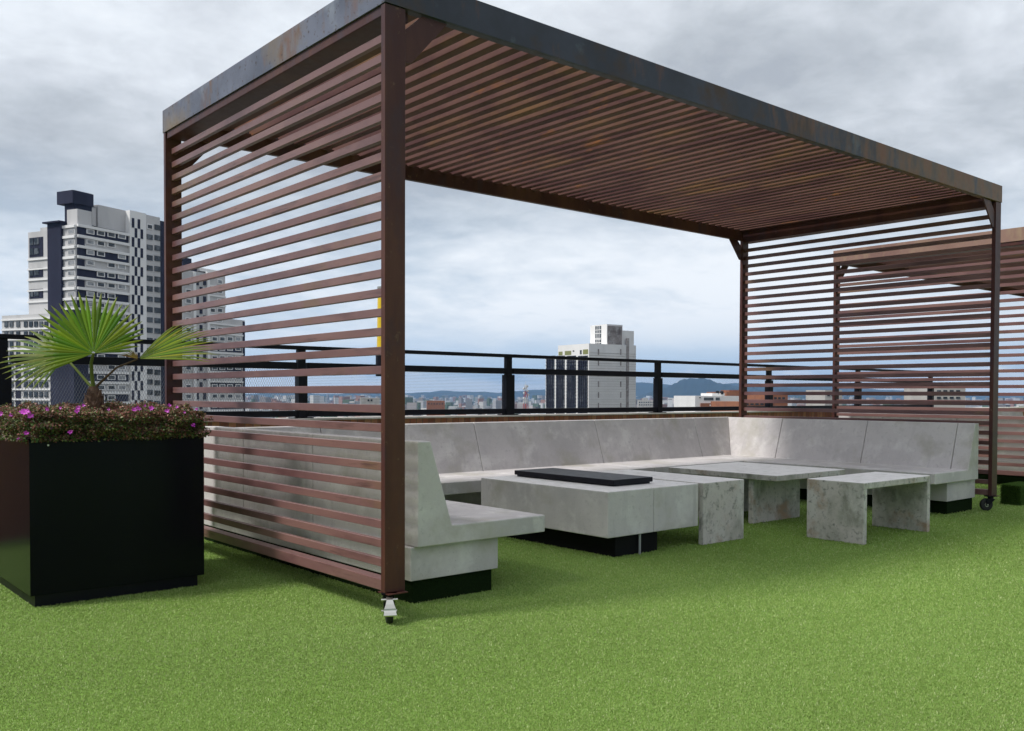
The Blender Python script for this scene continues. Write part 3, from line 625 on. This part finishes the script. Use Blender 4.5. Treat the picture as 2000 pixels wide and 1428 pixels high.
    petiole([top, pc(515, 1110, .0), pc(512, 1040, -.01), hub], .0115, .008, (.15, .20, .035))
    # left fan, behind, paler, seen nearly edge on
    hub = pc(365, 1000, .14); ax = (-rx*.75 - tocam*.5 + Z*.30).normalized(); Nn = (tocam*.55 + Z*.62 - rx*.2); Nn = (Nn-ax*Nn.dot(ax)).normalized(); bx = Nn.cross(ax)
    cnt = 24; angs = [R(-98)+R(196)*i/(cnt-1) for i in range(cnt)]
    fan(hub, bx, ax, Nn, angs, [.36*(1-.30*abs(a/1.7)**2) for a in angs], [(.15, .21, .035), (.12, .19, .025), (.20, .24, .06), (.085, .16, .02)], droop=.10, join=.45)
    petiole([top, pc(500, 1165, .02), pc(430, 1075, .08), hub], .009, .006, (.20, .25, .06))
    # right fan, half closed
    hub = pc(768, 1012, 0); ax = (rx*.93 + Z*.42 - tocam*.1).normalized(); Nn = (tocam*.55 + Z*.8); Nn = (Nn-ax*Nn.dot(ax)).normalized(); bx = Nn.cross(ax)
    cnt = 18; angs = [R(-34)+R(68)*i/(cnt-1) for i in range(cnt)]
    fan(hub, bx, ax, (Nn+tocam*.3).normalized(), angs, [.45*(1-.25*abs(a/1.1)**2) for a in angs], [(.19, .27, .012), (.11, .21, .010), (.28, .31, .022), (.07, .15, .008)], droop=.10, join=.5)
    fan(hub, rx, Z, tocam, [R(-75+9*i) for i in range(8)], [.105, .09, .08, .085, .07, .06, .05, .04], [(.30, .17, .04), (.34, .27, .07)], droop=.2, join=.4, name='dry_leaf')
    petiole([top, pc(575, 1140, -.01), pc(650, 1065, -.01), hub], .008, .0045, (.13, .085, .04))
palm()

# turf covered block at the right edge
tbk = thing('turf_block', 'low block covered in artificial turf at the right edge beside the caster', 'block', (7.41, .09, 0))
MB().box(-.21, .21, -.09, .09, 0, .19).build('block_core', M['turf_shaded'], tbk, bevel=.02, seg=3)
n = 16000; s_ = rng.integers(0, 3, n); a = rng.uniform(-1, 1, n); b_ = rng.uniform(-1, 1, n)
P = np.where((s_ == 0)[:, None], np.stack([a*.205, b_*.085, np.full(n, .19)], 1), np.where((s_ == 1)[:, None], np.stack([a*.21, np.full(n, -.09), .095+b_*.095], 1), np.stack([np.full(n, -.21), a*.09, .095+b_*.095], 1)))
nv = np.where((s_ == 0)[:, None], [[0, 0, 1.]], np.where((s_ == 1)[:, None], [[0, -1., 0]], [[-1., 0, 0]])); d = nv+rng.normal(0, .55, (n, 3)); d /= np.linalg.norm(d, axis=1)[:, None]
e = np.cross(d, rng.normal(size=(n, 3))); e /= np.linalg.norm(e, axis=1)[:, None]
V = np.stack([P-e*.0022, P+e*.0022, P+d*.014], 1).reshape(-1, 3); i = np.arange(n)*3
np_mesh('turf_pile', V, np.stack([i, i+1, i+2], 1), M['blade'], np.repeat(np.array([[.09, .17, .03]])*rng.uniform(.6, 1.5, (n, 1)), 3, 0), tbk)

# yellow signal pole on the railing
yp = thing('signal_pole', 'short yellow cylinder with grey cap and black base behind the near post', 'pole', (2.375, 3.72, .842)); r_ = .078
MB().tube((0, 0, .38), (0, 0, .60), r_+.012, n=28).build('base', M['black'], yp, smooth=False)
MB().tube((0, 0, .60), (0, 0, 1.13), r_+.002, r_-.006, n=32).build('cylinder', M['yellow'], yp)
MB().tube((0, 0, 1.13), (0, 0, 1.195), r_-.006, n=32).tube((0, 0, 1.195), (0, 0, 1.21), r_-.002, n=32).build('cap', M['greycap'], yp)
MB().tube((-.03, 0, 1.21), (-.04, 0, 1.29), .003, n=6).build('aerial', M['firebase'], yp)
MB().tube((0, .0, 0), (0, 0, .38), .025, n=12).build('mount', M['black'], yp)

# ------------------------------------------------------------------ buildings
def fbox(mb, F, u0, u1, v0, v1, out=.0, depth=.3, uz=None, mi=0):
    """box on a facade spanning photo columns u0..u1, rows v0..v1 (rows measured at column uz)"""
    a0 = F.hit(u0, v0)[0]; a1 = F.hit(u1, v0)[0]; uz = (u0+u1)/2 if uz is None else uz
    zt = F.hit(uz, v0)[1]; zb_ = F.hit(uz, v1)[1]
    mb.obox(F.O, F.D, F.N, min(a0, a1), max(a0, a1), -depth, out, min(zb_, zt), max(zt, zb_), mi=mi); return mb
def body(mb, F, u0, u1, vtop, dep, uz=None, zbot=GZ, out=0):
    a0 = F.hit(u0, vtop)[0]; a1 = F.hit(u1, vtop)[0]; z = F.hit((u0+u1)/2 if uz is None else uz, vtop)[1]
    mb.obox(F.O, F.D, F.N, min(a0, a1), max(a0, a1), -dep, out, zbot, z); return mb
def loc_building(name, label, cat='building', p=(0, 0)):
    return thing(name, label, cat, (0, 0, 0))
class Win:
    def __init__(s, root): s.r = root; s.n = 0; s.rest = MB(); s.restg = MB()
    def put(s, F, u0, u1, v0, v1, glass, frame, out=.06):
        if s.n < 90:
            f = fbox(MB(), F, u0, u1, v0, v1, out, .2).build('window', frame, s.r); du, dv = (u1-u0)*.12, (v1-v0)*.16
            fbox(MB(), F, u0+du, u1-du, v0+dv, v1-dv, out+.05, .1).build('pane', glass, f); s.n += 1
        else:
            fbox(s.restg, F, u0, u1, v0, v1, out+.03, .2)
    def close(s, glass):
        if s.restg.f: tag(s.restg.build('windows', glass, s.r), kind='stuff')

def tower_left():
    t = loc_building('apartment_tower', 'tall grey and white apartment tower with dark checkered strip, left behind the palm')
    O = at(150, 768, 240); FR = Facade(O, YAW+R(26.2), 0); FL = Facade(O, YAW+R(26.2-90), .02)
    wallm, band, dark, gl, bg_ = M['towerwall'], M['towerband'], M['towerdark'], M['glass'], M['blindglass']
    b = MB(); body(b, FR, 150, 312, 440, 14, 165); b.build('wall', wallm, t)
    b = MB(); body(b, FL, 55, 97.5, 452, 9, 76); b.build('wall', wallm, t)
    b = MB(); body(b, FL, 124, 149.9, 445, 3, 137, out=.06); b.build('wall', wallm, t)
    b = MB(); body(b, FL, 97.6, 123.9, 437, 10, 110, out=.8); b.build('stair_shaft', dark, t)
    fbox(MB(), FL, 93, 126, 434, 437, 1.6, 10, 110).build('shaft_roof', dark, t)
    b = MB(); fbox(b, FR, 198, 251, 405, 448, -1.2, 10, 225); b.build('upper_block', wallm, t)
    b = MB(); body(b, FR, 251.2, 283, 413, 12, 262, out=.5); b.build('checker_column', band, t)
    b = MB(); body(b, FR, 283.2, 312, 422, 12, 297, out=.15); b.build('wall', wallm, t)
    b = MB(); body(b, FR, 312.2, 325, 432, 13, 318, out=.0); b.build('dark_edge', dark, t)
    # roof tank room
    b = MB(); fbox(b, FR, 152, 187, 374, 440, -1.5, 5, 170); b.build('tank_room', dark, t)
    b = MB(); fbox(b, FR, 128, 188, 373, 398, -1.0, 7, 160); b.build('tank_room_roof', dark, t)
    b = MB(); fbox(b, FL, 127, 149, 408, 446, -.6, 5, 138); b.build('roof_block', wallm, t); fbox(MB(), FR, 188, 196, 405, 440, -1.6, 5).build('roof_block', wallm, t)
    W = Win(t)
    # checkered strip
    b = MB(); rows = int((845-428)/9.3)
    for k_ in range(rows):
        v = 428+k_*9.3
        for j in range(4):
            if (k_//2+j) % 2 == 0:
                u = 255+j*5.7; fbox(b, FR, u, u+4.6, v, v+9.1, .62, .2, 265)
    b.build('checker_pattern', dark, t)
    # main facade rows
    k_ = 0; v = 440.0
    bands = MB(); pan = MB()
    while v < 850:
        fbox(bands, FR, 150, 250.8, v, v+5.2, .55, .4, 165); fbox(bands, FL, 124, 149.9, v-1, v+4, .45, .4, 149)
        darkrow = k_ % 2 == 0; vv = v+5.4
        if darkrow: fbox(pan, FR, 150.5, 250.5, vv, v+19.8, .12, .2, 165)
        else: fbox(pan, FR, 150.5, 165, vv, v+19.8, .12, .2, 158)
        for j in range(4):
            u = 168+j*20.5; dv = (u-165)*.15*max(0, (768-v))/330
            if (j+k_) % 5 == 4: continue
            W.put(FR, u, u+15.5, vv+2+dv, v+17+dv, gl if (k_*3+j) % 3 else bg_, band, .25)
        W.put(FL, 133, 147, vv+2, v+17.5, bg_, wallm, .15)
        v += 20.3; k_ += 1
    bands.build('floor_bands', band, t); pan.build('dark_panels', dark, t)
    # two window columns right of the checkers
    v = 438; i = 0
    while v < 840:
        for u in (286, 301):
            dv = (u-285)*.1
            W.put(FR, u, u+11, v+dv, v+10+dv, gl if (i+int(u)) % 3 else bg_, band, .3)
        v += 20.2; i += 1
    # left wing windows in dark panels
    v = 464; i = 0
    pn = MB()
    while v < 600:
        h = 38 if i == 0 else 18
        fbox(MB(), FL, 58, 84.5, v, v+h, .1, .2, 70).build('dark_panel', dark, t)
        for q in range(2 if i == 0 else 1):
            W.put(FL, 59.5, 66, v+2+q*19, v+15+q*19, bg_, band, .2); W.put(FL, 68, 77, v+2+q*19, v+14+q*19, bg_, band, .2)
        v += 60 if i == 0 else 41; i += 1
    for v in (505, 524, 545, 566, 588): fbox(MB(), FL, 55, 97.5, v, v+3, .3, .3, 76).build('floor_band', band, t)
    # lower wing in front
    F2 = Facade(O + FL.N*4, YAW+R(26.2-90))
    b = MB(); body(b, F2, 4, 100, 614, 3.8, 60); b.build('low_wing', wallm, t)
    b = MB(); body(b, F2, 101, 147, 606, 3.8, 125, out=.5); b.build('dark_slab', dark, t)
    v = 628; i = 0
    while v < 840:
        fbox(MB(), F2, 4, 99.8, v-6, v-3, .3, .3, 50).build('floor_band', band, t)
        for u in (10, 20, 33, 48, 58, 68, 78, 88):
            if i > 3 and u in (33,): fbox(MB(), F2, 31, 41, v-2, v+16, .1, .2).build('dark_strip', dark, t)
            else: W.put(F2, u, u+6.5, v, v+11, gl if (i+u) % 4 else bg_, band, .2)
        v += 19.6; i += 1
    W.close(gl)
tower_left()

def tower_right():
    t = loc_building('apartment_tower', 'stepped pale apartment tower seen through the near slat panel')
    O = at(356, 768, 300); F = Facade(O, YAW+R(24)); wm, band, dark, gl, bg_ = M['towerwall'], M['towerband'], M['towerdark'], M['glass'], M['blindglass']
    b = MB(); body(b, F, 356, 440, 530, 16, 380); b.build('wall', wm, t)
    b = MB(); body(b, F, 440.2, 478, 624, 15.5, 460, out=.0); b.build('low_wall', wm, t)
    fbox(MB(), F, 367, 394, 512, 531, -2, 8, 380).build('roof_room', dark, t); fbox(MB(), F, 366, 388, 503, 513, -3, 7, 380).build('roof_tank', dark, t)
    fbox(MB(), F, 395, 436, 526, 532, -1, 8, 415).build('roof_block', band, t)
    fbox(MB(), F, 474, 478.2, 628, 840, .1, .3).build('dark_edge', dark, t)
    W = Win(t); v = 546; i = 0; pn = MB(); ck = MB(); bd = MB()
    fbox(bd, F, 376, 381, 531, 845, .5, .3); fbox(bd, F, 403, 408, 531, 845, .5, .3)
    while v < 835:
        W.put(F, 362, 373, v, v+10, gl, band, .2)
        for j in range(3):
            if (i+j) % 2 == 0: fbox(ck, F, 383+j*7, 387.5+j*7, v-4, v+11, .3, .2)
        if v < 640:
            W.put(F, 424, 434, v, v+9, gl if i % 2 else bg_, band, .2)
            if i % 2: W.put(F, 410, 420, v, v+9, gl, band, .2)
        else:
            if i % 2: fbox(pn, F, 411, 472, v-3, v+11, .12, .2)
            for u in (413, 428, 443, 459): W.put(F, u, u+11, v, v+9, gl if (i+u) % 3 else bg_, band, .25)
        fbox(bd, F, 408.2, 440 if v < 620 else 474, v+12.5, v+15.5, .4, .3)
        v += 18.6; i += 1
    pn.build('dark_panels', dark, t); ck.build('checker_pattern', dark, t); bd.build('floor_bands', band, t); W.close(gl)
tower_right()

def office():
    t = loc_building('office_tower', 'white tower block with four dark vertical window bands beyond the railing')
    O = at(1150, 768, 280); FL = Facade(O, YAW+R(-34), .02); FR = Facade(O, YAW+R(56), 0); wm = M['whitewall']
    Lq = FL.hit(1090, 690)[0]
    b = MB(); body(b, FR, 1150, 1242.5, 673, Lq, 1200); b.build('wall', wm, t)
    b = MB(); a0, a1, z = Lq+.02, FL.hit(1066, 697)[0], FL.hit(1110, 697)[1]; b.obox(FL.O, FL.D, FL.N, a0, a1, -17, 0, GZ, z); b.build('wall', wm, t)
    Op = at(1185, 768, 284.5); PL = Facade(Op, YAW+R(-34), .02); PR = Facade(Op, YAW+R(56), 0)
    dq = PL.hit(1153, 660)[0]; zt = PR.hit(1200, 634)[1]; zb2 = FR.hit(1200, 676)[1]-3
    def pb(u0, u1, vt, dd, m_, nm, off=0): a0, a1 = PR.hit(u0, 660)[0], PR.hit(u1, 660)[0]; MB().obox(PR.O, PR.D, PR.N, a0, a1, -dd, off, zb2, PR.hit((u0+u1)/2, vt)[1]).build(nm, M[m_], t)
    pb(1185, 1216, 634, dq, 'whitewall', 'penthouse'); fbox(MB(), PR, 1187, 1215, 637, 674, .04, .2).build('stained_panel', M['stain'], t)
    pb(1216.2, 1239.5, 646, dq*.8, 'whitewall', 'penthouse', -.3)
    fbox(MB(), PL, 1163, 1174.5, 637, 675, .05, .3, 1168).build('window', M['glass'], t)
    m = MB()
    for u in (1166.5, 1170.5): fbox(m, PL, u, u+.8, 637, 675, .15, .3)
    for v in (644, 651, 660.5, 662.5, 669): fbox(m, PL, 1163, 1174.5, v, v+1, .15, .3)
    m.build('window_bars', wm, t)
    for u0, u1 in ((1067.5, 1083.5), (1087, 1103.5), (1107.5, 1125.5), (1129.5, 1148.5)):
        f = fbox(MB(), FL, u0, u1, 695, 860, .15, .3, (u0+u1)/2).build('window_band', M['glass'], t)
        g = MB()
        for j in range(1, 5):
            u = u0+(u1-u0)*j/5; fbox(g, FL, u-.35, u+.35, 695, 860, .4, .2)
        g.build('mullions', M['towerdark'], f)
        g = MB(); v = 700
        while v < 850: fbox(g, FL, u0, u1, v, v+1.2, .3, .2); v += 6.5
        g.build('spandrels', M['towerdark'], f)
    for u0, u1, v0, v1, m_ in ((1091.5, 1099, 687, 694, 'yellowglass'), (1103.5, 1116, 685.5, 693.5, 'yellowglass'), (1133, 1136.5, 684, 692, 'glass'), (1139, 1149, 682.5, 692, 'yellowglass'), (1119, 1122, 684.5, 687, 'glass')):
        fbox(MB(), FL, u0, u1, v0, v1, .05, .5).build('window', M[m_], t)
    for u in (1168, 1211.5):
        g = MB(); v = 682
        while v < 850: fbox(g, FR, u, u+1.6, v, v+11, .2, .2); v += 21
        g.build('slot_windows', M['stain'], t)
    fbox(MB(), FR, 1223.5, 1228, 661, 850, .25, .3).build('drain_strip', M['stain'], t)
    g = MB(); v = 690
    while v < 850: fbox(g, FR, 1150.5, 1242, v, v+.35, .13, .2); v += 5
    g.build('panel_joints', M['concrete_far'], t)
office()

def house():
    t = loc_building('white_house', 'low white house with two roof tanks beside the far corner post')
    O = at(1358, 780, 150); F = Facade(O, YAW+R(80)); wm = M['whitewall']
    b = MB(); body(b, F, 1358, 1450, 773.5, 10); b.build('wall', wm, t); fbox(MB(), F, 1396, 1420, 768, 773.8, -1, 6).build('roof_room', wm, t)
    for u in (1401.5, 1410): 
        p = at(u, 766.2, 152); MB().tube((p.x, p.y, p.z-.35), (p.x, p.y, p.z+.15), .30, n=14).tube((p.x, p.y, p.z+.15), (p.x, p.y, p.z+.24), .30, .12, n=14).build('roof_tank', M['black'], t)
    for u0, u1, v0, v1 in ((1375, 1393.5, 776.5, 782), (1398, 1406, 776.5, 782), (1365.5, 1369, 776, 777.5)): fbox(MB(), F, u0, u1, v0, v1, .04, .2).build('window', M['glass'], t)
    fbox(MB(), F, 1368, 1415, 787.5, 800, .3, .2).build('brick_band', M['orange'], t); fbox(MB(), F, 1385, 1389, 790, 793, .35, .2).build('window', M['whitewall'], t)
house()
def block(name, label, u0, u1, v0, depth, az, m, dep=12, rows=(), group=None, sec=None):
    t = loc_building(name, label); F = Facade(at((u0+u1)/2, 780, depth), YAW+R(az))
    body(MB(), F, u0, u1, v0, dep).build('wall', M[m], t)
    if sec: fbox(MB(), F, sec[0], sec[1], sec[2], v0+.5, -1, dep*.5).build('roof_room', M[m], t)
    for (a, b2, v, h, n_) in rows:
        for i in range(n_):
            u = a+(b2-a)*i/n_; fbox(MB(), F, u, u+(b2-a)/n_*.6, v, v+h, .1, .2).build('window', M['glass'], t)
    if group: t['group'] = group
    return t
block('brick_building', 'orange brick building just behind the white house, cut by the far corner post', 1419, 1460, 765.5, 175, 84, 'orange', sec=(1428, 1448, 762), rows=[(1432, 1456, 774.5, 2.5, 5)])
block('brick_building', 'small orange brick building seen low through the far slat panel', 1508, 1539, 770, 190, 80, 'orange', rows=[(1512, 1536, 776, 4, 3)])
block('brick_building', 'long low brick building with small windows at the foot of the far slat panel', 1447, 1500, 785, 130, 82, 'orange', rows=[(1456, 1495, 788, 3, 4)])
block('grey_building', 'flat grey building with small windows, right end of the far slat panel', 1822, 1886, 757, 150, 92, 'concrete_far', rows=[(1830, 1880, 762, 3, 4), (1830, 1880, 775, 4, 4)])
block('grey_building', 'brown grey building behind the middle post of the far slat panel', 1612, 1645, 762, 260, 82, 'concrete_far', rows=[(1616, 1640, 770, 4, 3)])
block('grey_building', 'pale low building left of the near post behind the railing', 704, 742, 777, 500, 80, 'concrete_far', dep=16, rows=[(718, 730, 780, 4, 2)])
block('brick_building', 'distant reddish flat block beyond the railing right of the near post', 834, 869, 783, 900, 84, 'orange', dep=30, rows=[(836, 868, 788, 2, 6)])
block('grey_building', 'blue grey slab building left of the white house', 1342, 1356.5, 777, 420, 98, 'slabblue', dep=14, rows=[(1343, 1356, 780, 3, 4)])
block('pale_towers', 'cluster of pale pink far towers between white tower block and railing post', 1247, 1280, 782, 1500, 95, 'concrete_far', dep=30, sec=(1256, 1266, 778), rows=[(1248, 1279, 785, 2, 7), (1248, 1279, 790, 2, 7)])
block('pale_towers', 'pair of small pale towers far off under the mountain peak', 1305, 1314, 777, 2600, 97, 'whitewall', dep=20, rows=[(1305.5, 1313.5, 779, 2, 4)])

def mast():
    p = at(1027, 770, 620); t = thing('radio_mast', 'red and white lattice radio mast left of the white tower block', 'mast', (p.x, p.y, GZ))
    top = at(1027, 752, 620).z-GZ; nseg = 16; levels = [top*i/nseg for i in range(nseg+1)]
    hw_ = lambda z: .5+4.2*(1-z/top)**1.2
    for kk, nm in ((0, 'redsteel'), (1, 'whitesteel')):
        m = MB(); 
        for i in range(nseg):
            if (i//1) % 2 != kk: continue
            a, b2 = hw_(levels[i]), hw_(levels[i+1]); C = [(-1, -1), (1, -1), (1, 1), (-1, 1)]
            for j in range(4):
                c0, c1 = C[j], C[(j+1) % 4]
                m.tube((c0[0]*a, c0[1]*a, levels[i]), (c0[0]*b2, c0[1]*b2, levels[i+1]), .16, n=4)
                m.tube((c0[0]*a, c0[1]*a, levels[i]), (c1[0]*b2, c1[1]*b2, levels[i+1]), .09, n=4); m.tube((c0[0]*b2, c0[1]*b2, levels[i+1]), (c1[0]*b2, c1[1]*b2, levels[i+1]), .09, n=4)
        m.build('mast_section', M[nm], t)
    d = MB()
    for z, x in ((top-1, 1.3), (top-2.5, -1.6), (top-4, 1.9), (top-5.5, -1.2), (top-6.5, 2.2), (top-9, -1.4)): d.tube((x, -.4, z), (x, .4, z), .75, n=12); d.tube((0, 0, z), (x, 0, z), .1, n=5)
    d.tube((0, 0, top), (0, 0, top+2.4), .08, n=5); d.build('dishes', M['whitesteel'], t)
mast()

# the far city: thousands of small buildings, one mass
def city():
    m = MB(); r = random.Random(5); m.fixn = False
    for _ in range(9000):
        d = math.exp(r.uniform(math.log(1500), math.log(10500))); th = YAW+r.uniform(R(-37), R(37)); x = CAM.x+math.sin(th)*d; y = CAM.y+math.cos(th)*d
        s_ = r.uniform(5, 14)*(1+d/9000); h = r.uniform(6, 16) if r.random() < .9 else r.uniform(20, 48)*min(1, .4+d/6000)
        if d > 3000 and r.random() < .12: h = r.uniform(25, 55)
        if d < 1500: h = min(h, 26)
        g = r.uniform(.15, .65); c_ = r.choice([(g, g*.97, g*.93), (g, g, g), (.30, .17, .13), (g*.9, g*.8, g*.75), (g*.8, g*.8, g*.8), (.55, .54, .52), (.10, .14, .08)])
        a = r.uniform(0, 1.5); A = Vector((math.cos(a), math.sin(a), 0)); m.obox(Vector((x, y, 0)), A, Vector((-A.y, A.x, 0)), -s_, s_, -s_*.7, s_*.7, GZ, GZ+h, c_)
    tag(m.build('far_city', M['city']), 'far city of low roofs spreading to the hills', 'city', kind='stuff')
city()

# ------------------------------------------------------------------ haze
hm = bpy.data.materials.new('haze'); hm.use_nodes = True; t = hm.node_tree; t.nodes.clear()
pv = t.nodes.new('ShaderNodeVolumePrincipled'); pv.inputs['Color'].default_value = (.34, .60, 1, 1); pv.inputs['Density'].default_value = 6.0e-5; pv.inputs['Anisotropy'].default_value = .2
oo = t.nodes.new('ShaderNodeOutputMaterial'); t.links.new(pv.outputs[0], oo.inputs['Volume'])
hb = MB().box(-18000, 18000, -18000, 18000, GZ-1, 420); hz = hb.build('haze', hm); tag(hz, 'pale blue haze over the far city and hills', 'haze', kind='stuff')
